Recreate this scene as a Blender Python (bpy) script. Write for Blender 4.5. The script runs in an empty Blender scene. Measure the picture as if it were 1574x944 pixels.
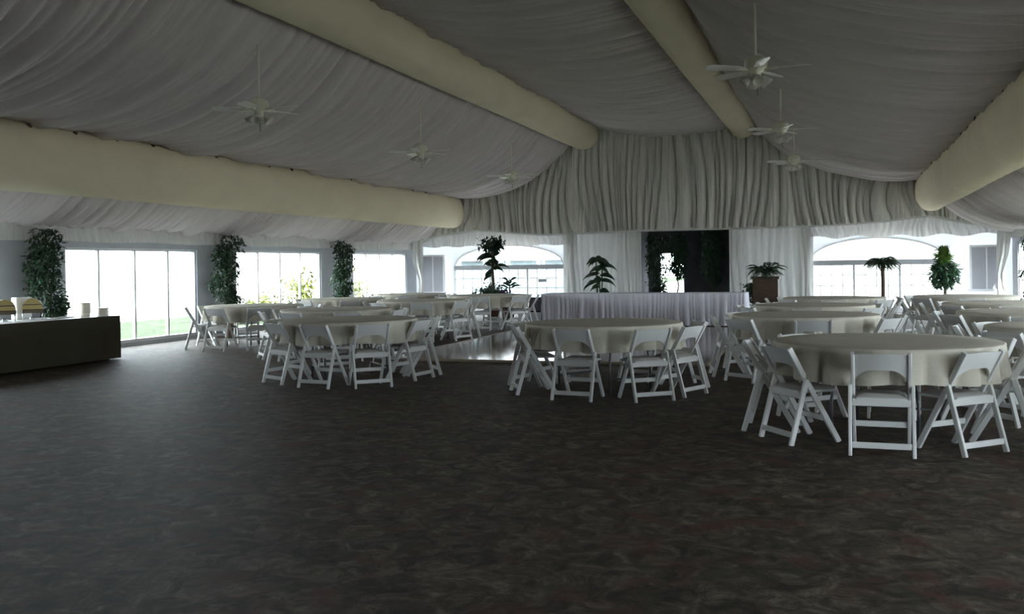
import bpy, bmesh, math, random
from mathutils import Vector, Matrix
random.seed(7)
SC = bpy.context.scene
COL = SC.collection
PI = math.pi

# ------------------------------------------------------------------ camera
FPX, ROLL, EYE = 1500.0, 0.014, 1.43
YAW = math.atan(498.0 / FPX)
cd = bpy.data.cameras.new('camera'); cam = bpy.data.objects.new('camera', cd); COL.objects.link(cam)
cd.sensor_width = 36.0; cd.sensor_fit = 'HORIZONTAL'
cd.lens = FPX / 1574.0 * 36.0
cd.shift_y = -63.0 / 1574.0
cd.clip_start = 0.05; cd.clip_end = 500
cam.matrix_world = Matrix.Translation((0, 0, EYE)) @ Matrix.Rotation(YAW, 4, 'Z') @ Matrix.Rotation(PI/2, 4, 'X') @ Matrix.Rotation(-ROLL, 4, 'Z')
SC.camera = cam

# ------------------------------------------------------------------ sky, exposure
w = bpy.data.worlds.new('bright_hazy_sky'); SC.world = w; w.use_nodes = True
bg = w.node_tree.nodes['Background']
bg.inputs['Color'].default_value = (0.84, 0.92, 1.0, 1); bg.inputs['Strength'].default_value = 15.0
sd_ = bpy.data.lights.new('hazy_sun', 'SUN'); sd_.energy = 9.0; sd_.angle = .02; sd_.color = (1, .96, .88)
sun = bpy.data.objects.new('hazy_sun', sd_); COL.objects.link(sun); sun.location = (20, -30, 30)
sun.rotation_euler = Vector((-.24, .86, -.45)).to_track_quat('-Z', 'Y').to_euler()
vs = SC.view_settings
vs.view_transform = 'Standard'; vs.look = 'None'; vs.exposure = 0.15; vs.gamma = 1.0; vs.use_curve_mapping = False
SC.cycles.use_denoising = True
SC.cycles.max_bounces = 10; SC.cycles.diffuse_bounces = 6; SC.cycles.transparent_max_bounces = 16
SC.cycles.sample_clamp_indirect = 6.0

# hall dimensions (metres)
XL, XR, YF, YB = -12.8, 4.45, 28.8, -7.3
XC = -4.35
HEAD, EAVE = 1.87, 2.27

def portal(name, loc, rot, sx, sy):          # light portal in a window opening: guides the daylight sampling, emits nothing itself
    l = bpy.data.lights.new(name, 'AREA'); l.shape = 'RECTANGLE'; l.size = sx; l.size_y = sy
    l.cycles.is_portal = True
    o = bpy.data.objects.new(name, l); COL.objects.link(o); o.location = loc; o.rotation_euler = rot
    return o
LEFT_WIN = [(8.7, 12.33), (13.74, 17.46), (18.87, 22.7), (24.48, 28.05)]
RIGHT_WIN = [(-1.6, 2.1), (3.55, 7.2), (8.7, 12.33), (13.74, 17.46), (18.87, 22.7), (24.3, 28.0)]
ARCHES = [(-11.5, -7.85), (-0.72, 2.85)]
for a, b in LEFT_WIN: portal('window_portal', (XL - .1, (a+b)/2, .98), (0, -PI/2, 0), 1.8, b-a)
for a, b in RIGHT_WIN: portal('window_portal', (XR + .1, (a+b)/2, .98), (0, PI/2, 0), 1.8, b-a)
for a, b in ARCHES: portal('window_portal', ((a+b)/2, YF + .12, 1.05), (-PI/2, 0, 0), b-a, 2.0)

# ------------------------------------------------------------------ materials
def nmat(name):
    m = bpy.data.materials.new(name); m.use_nodes = True
    nt = m.node_tree; b = nt.nodes['Principled BSDF']
    return m, nt, b
def mat(name, col, rough=.6, var=.06, scale=6., metal=0., spec=.5, bump=0., bscale=60., stretch=(1,1,1)):
    m, nt, b = nmat(name)
    tc = nt.nodes.new('ShaderNodeTexCoord'); mp = nt.nodes.new('ShaderNodeMapping'); mp.inputs['Scale'].default_value = stretch
    nt.links.new(tc.outputs['Object'], mp.inputs['Vector'])
    n = nt.nodes.new('ShaderNodeTexNoise'); n.inputs['Scale'].default_value = scale; n.inputs['Detail'].default_value = 4
    nt.links.new(mp.outputs['Vector'], n.inputs['Vector'])
    r = nt.nodes.new('ShaderNodeValToRGB')
    r.color_ramp.elements[0].position = .3; r.color_ramp.elements[1].position = .7
    r.color_ramp.elements[0].color = (*[max(0, c*(1-var)) for c in col], 1)
    r.color_ramp.elements[1].color = (*[min(1, c*(1+var)) for c in col], 1)
    nt.links.new(n.outputs['Fac'], r.inputs['Fac']); nt.links.new(r.outputs['Color'], b.inputs['Base Color'])
    b.inputs['Roughness'].default_value = rough; b.inputs['Metallic'].default_value = metal
    b.inputs['Specular IOR Level'].default_value = spec
    if bump:
        n2 = nt.nodes.new('ShaderNodeTexNoise'); n2.inputs['Scale'].default_value = bscale; n2.inputs['Detail'].default_value = 3
        nt.links.new(mp.outputs['Vector'], n2.inputs['Vector'])
        bp = nt.nodes.new('ShaderNodeBump'); bp.inputs['Strength'].default_value = bump; bp.inputs['Distance'].default_value = .02
        nt.links.new(n2.outputs['Fac'], bp.inputs['Height']); nt.links.new(bp.outputs['Normal'], b.inputs['Normal'])
    return m
def cloth_mat(name, col, trans=.0, var=.05, scale=5., bump=.15, bscale=40., stretch=(1,1,1)):
    m = mat(name, col, .9, var, scale, 0, .1, bump, bscale, stretch)
    if trans:
        nt = m.node_tree; b = nt.nodes['Principled BSDF']; out = nt.nodes['Material Output']
        t = nt.nodes.new('ShaderNodeBsdfTranslucent'); t.inputs['Color'].default_value = (*col, 1)
        mx = nt.nodes.new('ShaderNodeMixShader'); mx.inputs['Fac'].default_value = trans
        nt.links.new(b.outputs[0], mx.inputs[1]); nt.links.new(t.outputs[0], mx.inputs[2]); nt.links.new(mx.outputs[0], out.inputs['Surface'])
    return m
def glass_mat():
    m = bpy.data.materials.new('clear_pane_glass'); m.use_nodes = True; nt = m.node_tree
    nt.nodes.remove(nt.nodes['Principled BSDF'])
    t = nt.nodes.new('ShaderNodeBsdfTransparent'); t.inputs['Color'].default_value = (.96, .98, .97, 1)
    g = nt.nodes.new('ShaderNodeBsdfGlossy'); g.inputs['Roughness'].default_value = .02
    mx = nt.nodes.new('ShaderNodeMixShader'); mx.inputs['Fac'].default_value = .06
    nt.links.new(t.outputs[0], mx.inputs[1]); nt.links.new(g.outputs[0], mx.inputs[2])
    nt.links.new(mx.outputs[0], nt.nodes['Material Output'].inputs['Surface'])
    return m
def carpet_mat():
    m, nt, b = nmat('patterned_carpet')
    tc = nt.nodes.new('ShaderNodeTexCoord'); mp = nt.nodes.new('ShaderNodeMapping')
    mp.inputs['Scale'].default_value = (1, 1, 1); mp.inputs['Rotation'].default_value = (0, 0, .32)
    nt.links.new(tc.outputs['Object'], mp.inputs['Vector'])
    def ns(scale, detail, dist, rough=.6):
        n = nt.nodes.new('ShaderNodeTexNoise'); n.inputs['Scale'].default_value = scale; n.inputs['Detail'].default_value = detail
        n.inputs['Distortion'].default_value = dist; n.inputs['Roughness'].default_value = rough
        nt.links.new(mp.outputs['Vector'], n.inputs['Vector']); return n
    n1 = ns(5.6, 6, 1.1, .74)
    r1 = nt.nodes.new('ShaderNodeValToRGB'); e = r1.color_ramp.elements
    e[0].position = .30; e[0].color = (.009, .008, .008, 1)
    e[1].position = .72; e[1].color = (.20, .165, .125, 1)
    for p, c in ((.42, (.030, .023, .017, 1)), (.50, (.060, .046, .034, 1)), (.58, (.105, .082, .060, 1))):
        x = e.new(p); x.color = c
    nt.links.new(n1.outputs['Fac'], r1.inputs['Fac'])
    def patch(prev, scale, lo, hi, col):
        n = ns(scale, 3, 1.0); r = nt.nodes.new('ShaderNodeValToRGB')
        r.color_ramp.elements[0].position = lo; r.color_ramp.elements[1].position = hi
        r.color_ramp.elements[0].color = (0, 0, 0, 1); r.color_ramp.elements[1].color = (.7, .7, .7, 1)
        nt.links.new(n.outputs['Fac'], r.inputs['Fac'])
        mx = nt.nodes.new('ShaderNodeMix'); mx.data_type = 'RGBA'
        nt.links.new(r.outputs['Color'], mx.inputs[0]); nt.links.new(prev, mx.inputs[6]); mx.inputs[7].default_value = (*col, 1)
        return mx.outputs[2]
    c = patch(r1.outputs['Color'], 2.6, .54, .66, (.085, .030, .022))
    c = patch(c, 3.1, .57, .68, (.042, .042, .024))
    c = patch(c, 4.7, .60, .70, (.012, .011, .012))
    nt.links.new(c, b.inputs['Base Color'])
    b.inputs['Roughness'].default_value = .65; b.inputs['Specular IOR Level'].default_value = .24
    n2 = ns(220, 2, 0); bp = nt.nodes.new('ShaderNodeBump'); bp.inputs['Strength'].default_value = .5; bp.inputs['Distance'].default_value = .01
    nt.links.new(n2.outputs['Fac'], bp.inputs['Height']); nt.links.new(bp.outputs['Normal'], b.inputs['Normal'])
    return m
def wood_mat(name, c0, c1, rough, sc=(3, 30, 30), coat=0.):
    m, nt, b = nmat(name)
    tc = nt.nodes.new('ShaderNodeTexCoord'); mp = nt.nodes.new('ShaderNodeMapping'); mp.inputs['Scale'].default_value = sc
    nt.links.new(tc.outputs['Object'], mp.inputs['Vector'])
    n = nt.nodes.new('ShaderNodeTexNoise'); n.inputs['Scale'].default_value = 1.; n.inputs['Detail'].default_value = 6; n.inputs['Distortion'].default_value = .8
    nt.links.new(mp.outputs['Vector'], n.inputs['Vector'])
    r = nt.nodes.new('ShaderNodeValToRGB'); r.color_ramp.elements[0].color = (*c0, 1); r.color_ramp.elements[1].color = (*c1, 1)
    r.color_ramp.elements[0].position = .3; r.color_ramp.elements[1].position = .7
    nt.links.new(n.outputs['Fac'], r.inputs['Fac']); nt.links.new(r.outputs['Color'], b.inputs['Base Color'])
    b.inputs['Roughness'].default_value = rough; b.inputs['Coat Weight'].default_value = coat; b.inputs['Coat Roughness'].default_value = .08
    return m
M = dict(
    liner=cloth_mat('ceiling_liner_cloth', (.60, .555, .56), 0, .06, 1.2, .25, 30, (1, 6, 1)),
    gable=cloth_mat('gable_drape_cloth', (.66, .65, .61), 0, .05, 2, .2, 30, (6, 1, 1)),
    tube=cloth_mat('cream_beam_cover', (.68, .61, .46), 0, .05, 1.5, 1.0, 3.2, (1, .6, 1)),
    valance=cloth_mat('white_valance_cloth', (.82, .81, .80), .3, .04, 3, .2, 40, (6, 6, 1)),
    drape=cloth_mat('white_sheer_drape', (.74, .74, .72), .2, .04, 3, .2, 40, (6, 6, 1)),
    wallcloth=cloth_mat('white_tent_wall', (.80, .81, .82), .35, .03, 2, .1, 20),
    greywall=mat('grey_wall_panel', (.46, .48, .52), .6, .05, 3),
    darkcloth=cloth_mat('dark_backdrop_cloth', (.13, .13, .14), 0, .2, 3, .2, 20),
    roof=mat('tarp_roof', (.55, .55, .55), .8),
    carpet=carpet_mat(),
    dance=wood_mat('polished_dance_floor', (.11, .065, .04), (.20, .12, .075), .11, (2, 14, 1), .0),
    trim=mat('metal_edge_trim', (.45, .38, .28), .4, .05, 8, .4),
    white=mat('white_frame_paint', (.72, .73, .76), .45, .03),
    glass=glass_mat(),
    shutter=mat('grey_blind', (.38, .38, .42), .6, .05, 2),
    chair=mat('white_resin', (.73, .73, .72), .38, .03, 4),
    pad=mat('white_vinyl_pad', (.60, .59, .57), .45, .04, 5),
    cloth=cloth_mat('ivory_table_cloth', (.60, .565, .48), .05, .05, 3, .25, 25),
    skirt=cloth_mat('pale_lilac_skirt', (.74, .72, .80), 0, .04, 3, .2, 30),
    olive=cloth_mat('dark_olive_cloth', (.055, .048, .034), 0, .08, 3, .2, 30),
    ply=mat('table_board', (.32, .24, .16), .6, .1, 8),
    steel=mat('grey_steel_leg', (.18, .18, .19), .4, .05, 8, .7),
    brass=mat('brass_lid', (.42, .33, .15), .32, .05, 4, .85),
    silver=mat('polished_silver', (.7, .7, .72), .2, .04, 4, .9),
    darkmetal=mat('dark_metal_band', (.10, .08, .05), .4, .05, 4, .5),
    china=mat('cream_china', (.70, .64, .52), .35, .04, 5),
    chinawhite=mat('white_china', (.85, .85, .85), .3, .03, 5),
    fan=mat('cream_fan_enamel', (.72, .70, .58), .35, .04, 5),
    blade=mat('white_fan_blade', (.78, .77, .74), .3, .04, 5),
    shade=cloth_mat('frosted_glass_shade', (.78, .77, .72), .3, .03, 5, 0.01),
    bark=wood_mat('brown_bark', (.05, .035, .022), (.13, .09, .055), .9, (20, 20, 3)),
    leafd=mat('dark_green_leaf', (.028, .060, .030), .42, .5, 5),
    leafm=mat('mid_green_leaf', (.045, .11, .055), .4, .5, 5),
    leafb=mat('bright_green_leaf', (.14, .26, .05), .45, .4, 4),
    purple=mat('purple_petal', (.16, .04, .20), .6, .2, 6),
    pot=mat('brown_clay_pot', (.15, .085, .055), .7, .15, 6),
    planter=wood_mat('red_brown_wood', (.036, .018, .009), (.068, .034, .016), .5, (3, 3, 18)),
    darkbox=wood_mat('dark_brown_box', (.025, .012, .012), (.05, .025, .02), .4),
    grass=mat('lawn_grass', (.046, .058, .034), .9, .3, 2, 0, .03), gravel=mat('pale_gravel', (.46, .44, .40), .9, .1, 3, 0, .1),
    shrub=mat('yellow_green_shrub', (.14, .16, .045), .7, .4, 3, 0, .1),
    house=mat('pale_house_wall', (.17, .215, .23), .8, .05, 2),
    house2=mat('white_house_wall', (.36, .37, .37), .8, .05, 2),
    hroof=mat('pale_house_roof', (.16, .155, .145), .8, .1, 3),
)

# ------------------------------------------------------------------ mesh helpers
class MB:
    def __init__(s): s.v = []; s.f = []
    def add(s, vs, fs):
        o = len(s.v); s.v += [tuple(v) for v in vs]; s.f += [tuple(i+o for i in f) for f in fs]; return s
    def box(s, x0, x1, y0, y1, z0, z1):
        return s.add([(x0,y0,z0),(x1,y0,z0),(x1,y1,z0),(x0,y1,z0),(x0,y0,z1),(x1,y0,z1),(x1,y1,z1),(x0,y1,z1)],
                     [(3,2,1,0),(4,5,6,7),(0,1,5,4),(1,2,6,5),(2,3,7,6),(3,0,4,7)])
    def bar(s, p0, p1, wd, th, side=(1, 0, 0)):
        p0, p1 = Vector(p0), Vector(p1); d = (p1-p0).normalized(); a = Vector(side); a = (a - d*a.dot(d)).normalized(); b = d.cross(a)
        vs = []
        for p in (p0, p1):
            for sa, sb in ((-1,-1),(1,-1),(1,1),(-1,1)): vs.append(p + a*sa*wd/2 + b*sb*th/2)
        return s.add(vs, [(3,2,1,0),(4,5,6,7),(0,1,5,4),(1,2,6,5),(2,3,7,6),(3,0,4,7)])
    def tube(s, pts, rad, n=8, cap=True):
        pts = [Vector(p) for p in pts]; rad = rad if isinstance(rad, (list, tuple)) else [rad]*len(pts)
        rings = []; vs = []
        for i, p in enumerate(pts):
            d = (pts[min(i+1, len(pts)-1)] - pts[max(i-1, 0)]).normalized()
            a = d.orthogonal().normalized() if i == 0 else (a - d*a.dot(d)).normalized()
            b = d.cross(a)
            for k in range(n):
                t = 2*PI*k/n; vs.append(p + (a*math.cos(t) + b*math.sin(t))*rad[i])
        fs = []
        for i in range(len(pts)-1):
            for k in range(n):
                k2 = (k+1) % n; fs.append((i*n+k, i*n+k2, (i+1)*n+k2, (i+1)*n+k))
        if cap: fs += [tuple(range(n-1, -1, -1)), tuple((len(pts)-1)*n + k for k in range(n))]
        return s.add(vs, fs)
    def lathe(s, prof, n=20, c=(0, 0, 0)):
        vs = []; fs = []
        for r, z in prof:
            for k in range(n):
                t = 2*PI*k/n; vs.append((c[0]+r*math.cos(t), c[1]+r*math.sin(t), c[2]+z))
        for i in range(len(prof)-1):
            for k in range(n):
                k2 = (k+1) % n; fs.append((i*n+k, i*n+k2, (i+1)*n+k2, (i+1)*n+k))
        fs.append(tuple(range(n-1, -1, -1))); fs.append(tuple((len(prof)-1)*n+k for k in range(n)))
        return s.add(vs, fs)
    def grid(s, nu, nv, fn):
        vs = [fn(i/(nu-1), j/(nv-1)) for j in range(nv) for i in range(nu)]
        return s.add(vs, [(j*nu+i, j*nu+i+1, (j+1)*nu+i+1, (j+1)*nu+i) for j in range(nv-1) for i in range(nu-1)])
    def build(s, name, m, parent=None, smooth=False, loc=(0, 0, 0), bevel=0.):
        me = bpy.data.meshes.new(name)
        me.from_pydata(s.v, [], s.f)
        if bevel:
            bm = bmesh.new(); bm.from_mesh(me)
            bmesh.ops.bevel(bm, geom=bm.edges[:], offset=bevel, segments=1, affect='EDGES', profile=.5)
            bm.to_mesh(me); bm.free()
        me.materials.append(m)
        if smooth: me.polygons.foreach_set('use_smooth', [True]*len(me.polygons))
        me.update()
        o = bpy.data.objects.new(name, me); COL.objects.link(o)
        if parent is not None: o.parent = parent
        o.location = loc
        return o

def tag(o, label=None, cat=None, group=None, kind=None):
    if label: o['label'] = label
    if cat: o['category'] = cat
    if group: o['group'] = group
    if kind: o['kind'] = kind
    return o
def empty(name, loc=(0, 0, 0), rz=0., label=None, cat=None, group=None, kind=None):
    o = bpy.data.objects.new(name, None); COL.objects.link(o); o.location = loc; o.rotation_euler = (0, 0, rz); o.empty_display_size = .1
    return tag(o, label, cat, group, kind)
def copy_tree(o, parent=None):
    kids = list(o.children)
    c = o.copy(); COL.objects.link(c)
    if parent is not None: c.parent = parent
    for k in kids: copy_tree(k, c)
    return c
def interp(pts, x):
    if x <= pts[0][0]: return pts[0][1]
    for (a, b), (c, d) in zip(pts, pts[1:]):
        if x <= c: return b + (d-b)*(x-a)/(c-a)
    return pts[-1][1]
def noise1(seed):                              # smooth 1-D pleat function: irregular gathered folds
    r = random.Random(seed); k = [(2*PI/wl*r.uniform(.9, 1.1), r.uniform(0, 6.28), a) for wl, a in
         ((.62, .35), (.41, .5), (.27, .9), (.21, .8), (.155, .55), (.11, .3))]
    return lambda t: sum(a*math.sin(f*t+p + .7*math.sin(t*.9+p)) for f, p, a in k) / 2.0
def gathers(seed, lo, hi, t0=-40., t1=60.):     # gathered cloth: rounded folds of uneven width that pinch in narrow creases
    import bisect
    r = random.Random(seed); e = [t0]; d = []
    while e[-1] < t1:
        wd = r.uniform(lo, hi)*(.6 if r.random() < .3 else 1); e.append(e[-1]+wd); d.append(wd*r.uniform(.7, 1.15))
    def f(t):
        k = min(max(bisect.bisect_right(e, t)-1, 0), len(d)-1); u = (t-e[k])/(e[k+1]-e[k])
        return d[k]*max(0., math.sin(PI*min(max(u, 0), 1)))**.65
    return f
def catmull(pts, n):
    out = []; P = [Vector(p) for p in pts]; m = len(P)-1
    for i in range(n):
        t = i/(n-1)*m; k = min(int(t), m-1); u = t-k
        p0, p1, p2, p3 = P[max(k-1,0)], P[k], P[k+1], P[min(k+2,m)]
        out.append(.5*((2*p1) + (p2-p0)*u + (2*p0-5*p1+4*p2-p3)*u*u + (3*p1-p0-3*p2+p3)*u**3))
    return out

# ================================================================== SETTING
fl = MB().box(XL-.2, XR+.2, YB-.2, YF+.2, -.12, 0).build('floor', M['carpet'])
tag(fl, 'dark brown mottled carpet covering the whole hall floor', 'floor', kind='structure')

# side walls with window openings
def side_wall(name, x0, x1, wins, label):
    b = MB(); ys = [YB] + [v for w_ in wins for v in w_] + [YF]
    for i in range(0, len(ys), 2): b.box(x0, x1, ys[i], ys[i+1], 0, 2.75)
    for a, c in wins:
        b.box(x0, x1, a, c, HEAD, 2.75); b.box(x0, x1, a, c, 0, .07)
    tag(b.build(name, M['greywall']), label, 'wall', kind='structure')
side_wall('wall_left', XL-.16, XL, LEFT_WIN, 'grey left wall panels between the tall bright windows')
side_wall('wall_right', XR, XR+.16, RIGHT_WIN, 'grey right wall panels between its windows')

WN = [0]
def side_window(x, sgn, a, b, label, mull):
    WN[0] += 1
    r = empty('window_%d' % WN[0], (x, (a+b)/2, .07), 0, label, 'window', None, 'structure')
    h = HEAD-.07; L = b-a; d0, d1 = -.05, .05
    MB().box(d0, d1, -L/2, L/2, h-.05, h).build('frame_head', M['white'], r)
    MB().box(d0, d1+.02, -L/2, L/2, 0, .06).build('sill', M['white'], r)
    for y in (-L/2, L/2-.05): MB().box(d0, d1, y, y+.05, .06, h-.05).build('jamb', M['white'], r)
    cuts = [-L/2] + [c-(a+b)/2 for c in mull] + [L/2]
    for c in cuts[1:-1]: MB().box(-.03, .03, c-.025, c+.025, .06, h-.05).build('mullion', M['white'], r)
    for c, e in zip(cuts, cuts[1:]): MB().box(-.004, .004, c+.02, e-.02, .05, h-.04).build('pane', M['glass'], r)
lab_l = ['tall left window behind the chafing dishes', 'large four pane left window right of the buffet table',
         'left window between the second and third climbing ficus', 'farthest left window beside the corner drape']
MUL = {1: (14.62, 15.60, 16.58)}
for i, (a, b) in enumerate(LEFT_WIN):
    side_window(XL-.08, 1, a, b, lab_l[i], MUL.get(i, [a+(b-a)*k/4 for k in (1, 2, 3)]))
lab_r = ['right wall window behind the camera', 'right wall window beside the camera', 'right wall window beside the nearest right tables', 'right wall window by the middle right tables',
         'right wall window by the rear right tables', 'farthest right window beside the right corner drape']
for i, (a, b) in enumerate(RIGHT_WIN):
    side_window(XR+.08, -1, a, b, lab_r[i], [a+(b-a)*k/4 for k in (1, 2, 3)])

# far wall with two arched openings and the stage recess
SPRING, APEX, BAR = 1.44, 2.10, 1.32
def arc_z(t): return SPRING + (APEX-SPRING)*math.sqrt(max(0, 1-(2*t-1)**2))
GAP = (-5.75, -2.80)
ROOF = [(-13.1, 2.45), (-11.6, 4.0), (-6.6, 6.15), (-4.35, 6.5), (-2.1, 6.15), (2.7, 4.0), (4.75, 2.45)]
wl = MB()
def col(x0, x1, z0, z1): wl.box(x0, x1, YF, YF+.1, z0, z1)
TOPW = 2.5
xs = [XL-.16, ARCHES[0][0], ARCHES[0][1], GAP[0], GAP[1], ARCHES[1][0], ARCHES[1][1], XR+.16]
for i in (0, 2, 4, 6): col(xs[i], xs[i+1], 0, TOPW)
col(GAP[0], GAP[1], 2.4, TOPW)
for a, b in ARCHES:
    n = 26
    for k in range(n):
        x0, x1 = a+(b-a)*k/n, a+(b-a)*(k+1)/n
        z0, z1 = arc_z(k/n), arc_z((k+1)/n)
        wl.add([(x0,YF,z0),(x1,YF,z1),(x1,YF,TOPW),(x0,YF,TOPW),(x0,YF+.1,z0),(x1,YF+.1,z1),(x1,YF+.1,TOPW),(x0,YF+.1,TOPW)],
               [(0,1,2,3),(7,6,5,4),(0,4,5,1),(2,6,7,3)])
    col(a, b, 0, .08)
tag(wl.build('wall_far', M['wallcloth']), 'white tent end wall pierced by two arched windows', 'wall', kind='structure')
gw = MB()
pp = ROOF; n = len(pp)
gw.add([(x, YF+.02, z) for x, z in pp] + [(pp[-1][0], YF+.02, TOPW), (pp[0][0], YF+.02, TOPW)] + [(x, YF+.1, z) for x, z in pp] + [(pp[-1][0], YF+.1, TOPW), (pp[0][0], YF+.1, TOPW)],
       [tuple(range(n+2)), tuple(range(2*n+3, n+1, -1))])
tag(gw.build('wall_gable', M['roof']), 'plain gable end above the far wall behind the gathered drape', 'wall', kind='structure')
bw = MB(); bw.add([(x, YB, z) for x, z in pp] + [(pp[-1][0], YB, 0), (pp[0][0], YB, 0)] + [(x, YB-.1, z) for x, z in pp] + [(pp[-1][0], YB-.1, 0), (pp[0][0], YB-.1, 0)],
       [tuple(range(n+2)), tuple(range(2*n+3, n+1, -1))])
tag(bw.build('wall_back', M['greywall']), 'grey wall closing the hall behind the camera', 'wall', kind='structure')
rf = MB()
for (xa, za), (xb, zb) in zip(ROOF, ROOF[1:]):
    rf.add([(xa,YB-.1,za),(xb,YB-.1,zb),(xb,YF+.1,zb),(xa,YF+.1,za),(xa,YB-.1,za+.06),(xb,YB-.1,zb+.06),(xb,YF+.1,zb+.06),(xa,YF+.1,za+.06)],
           [(3,2,1,0),(4,5,6,7),(0,1,5,4),(2,3,7,6)])
tag(rf.build('roof', M['roof']), 'tarpaulin tent roof above the ceiling liner', 'roof', kind='structure')

def arch_window(a, b, label, part_label=None):
    WN[0] += 1
    r = empty('window_%d' % WN[0], ((a+b)/2, YF+.05, 0), 0, label, 'window', None, 'structure')
    W = (b-a)/2
    fr = MB(); n = 28
    for k in range(n):
        t0, t1 = k/n, (k+1)/n
        p = [(-W+2*W*t0, arc_z(t0)), (-W+2*W*t1, arc_z(t1))]
        q = [(x*.975, SPRING+(z-SPRING)*.93) for x, z in p]
        fr.add([(p[0][0],-.04,p[0][1]),(p[1][0],-.04,p[1][1]),(q[1][0],-.04,q[1][1]),(q[0][0],-.04,q[0][1]),
                (p[0][0],.04,p[0][1]),(p[1][0],.04,p[1][1]),(q[1][0],.04,q[1][1]),(q[0][0],.04,q[0][1])],
               [(0,1,2,3),(7,6,5,4),(3,2,6,7),(0,4,5,1)])
    fr.build('arch_frame', M['white'], r)
    MB().box(-W, W, -.06, .05, BAR, SPRING+.02).build('transom', M['greywall'], r)
    MB().box(-W, W, -.06, .06, .08, .14).build('sill', M['white'], r)
    for x in (-W, W-.06): MB().box(x, x+.06, -.05, .05, .14, BAR).build('jamb', M['white'], r)
    for k in (1, 2): MB().box(-W+2*W*k/3-.03, -W+2*W*k/3+.03, -.045, .045, .14, BAR).build('mullion', M['white'], r)
    for k in range(1, 12):
        if k % 4: MB().box(-W+2*W*k/12-.010, -W+2*W*k/12+.010, -.018, .018, .14, BAR).build('muntin', M['greywall'], r)
    for z in (.44, .75, 1.05): MB().box(-W+.06, W-.06, -.016, .016, z-.010, z+.010).build('muntin', M['greywall'], r)
    for k in range(3): MB().box(-W+2*W*k/3+.03, -W+2*W*(k+1)/3-.03, -.004, .004, .13, BAR+.01).build('pane', M['glass'], r)
    g = MB(); vs = [(-W+2*W*k/n, 0, arc_z(k/n)-.01) for k in range(n+1)]
    g.add(vs, [tuple(range(n+1))]).build('fanlight_pane', M['glass'], r)
    if part_label: tag(MB().box(W*.52, W*.66, -.03, -.02, .92, 1.02).build('notice', M['shutter'], r), part_label)
arch_window(*ARCHES[0], 'arched window at the left of the far wall', 'small grey notice on the glass')
arch_window(*ARCHES[1], 'arched window at the right of the far wall')

# small grey blinded windows in the far corners
def blind_window(x0, x1, label):
    WN[0] += 1
    r = empty('window_%d' % WN[0], ((x0+x1)/2, YF-.03, 0), 0, label, 'window', None, 'structure')
    W = (x1-x0)/2
    MB().box(-W-.05, W+.05, -.03, .02, 1.76, 1.82).build('frame_head', M['white'], r)
    MB().box(-W-.08, W+.08, -.08, .02, .58, .64).build('sill', M['white'], r)
    for x in (-W-.05, W): MB().box(x, x+.05, -.03, .02, .64, 1.76).build('jamb', M['white'], r)
    MB().box(-.02, .02, -.025, .02, .64, 1.76).build('mullion', M['white'], r)
    MB().box(-W, -.02, -.01, .015, .64, 1.76).build('blind_panel', M['shutter'], r)
    MB().box(.02, W, -.01, .015, .64, 1.76).build('blind_panel', M['shutter'], r)
blind_window(-12.55, -11.86, 'small grey blinded window in the far left corner')
blind_window(3.46, 4.18, 'small grey blinded window in the far right corner')

# recess behind the head table
rc = MB(); RD = 2.6
rc.box(GAP[0]-.1, GAP[0], YF, YF+RD, 0, 2.6); rc.box(GAP[1], GAP[1]+.1, YF, YF+RD, 0, 2.6)
rc.box(GAP[0]-.1, GAP[1]+.1, YF, YF+RD+.1, 2.5, 2.6)
OX0, OX1, OZ1 = -5.42, -4.60, 1.80
rc.box(GAP[0], OX0, YF+RD, YF+RD+.1, 0, 2.6); rc.box(OX1, GAP[1], YF+RD, YF+RD+.1, 0, 2.6); rc.box(OX0, OX1, YF+RD, YF+RD+.1, OZ1, 2.6)
rc.box(GAP[0], GAP[1], YF+.1, YF+RD+.1, -.1, 0)
tag(rc.build('wall_recess', M['darkcloth']), 'dark draped recess behind the head table', 'wall', kind='structure')
WN[0] += 1
rw = empty('window_%d' % WN[0], ((OX0+OX1)/2, YF+RD+.05, 0), 0, 'bright doorway glass at the back of the dark recess', 'window', None, 'structure')
hw = (OX1-OX0)/2
for x in (-hw, hw-.04): MB().box(x, x+.04, -.04, .04, 0, OZ1-.04).build('jamb', M['greywall'], rw)
MB().box(-hw, hw, -.04, .04, OZ1-.04, OZ1).build('frame_head', M['greywall'], rw)
MB().box(-hw+.03, hw-.03, -.004, .004, 0, OZ1-.03).build('pane', M['glass'], rw)

# ---- pleated ceiling liner: five slung panels
ceil = empty('ceiling', (0, 0, 0), 0, 'gathered grey fabric ceiling liner slung between the cream beams', 'ceiling', None, 'structure')
Y0C, Y1C = -6.9, YF-.06
PANELS = [
    [(-6.8, 5.60), (-6.0, 5.42), (-5.1, 5.28), (-4.35, 5.24), (-3.6, 5.28), (-2.8, 5.40), (-2.25, 5.60)],
    [(-7.2, 5.58), (-7.75, 4.92), (-8.4, 4.33), (-9.26, 3.91), (-10.11, 3.70), (-10.9, 3.66), (-11.25, 3.70)],
    [(-2.15, 5.60), (-1.8, 5.15), (-1.45, 4.80), (-.57, 4.24), (.63, 3.87), (1.6, 3.70), (2.3, 3.72)],
    [(-11.3, 3.55), (-11.7, 2.95), (-12.15, 2.55), (-12.55, 2.33), (-12.78, 2.27)],
    [(2.45, 3.55), (2.9, 2.95), (3.5, 2.58), (4.1, 2.36), (4.43, 2.27)],
]
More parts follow.
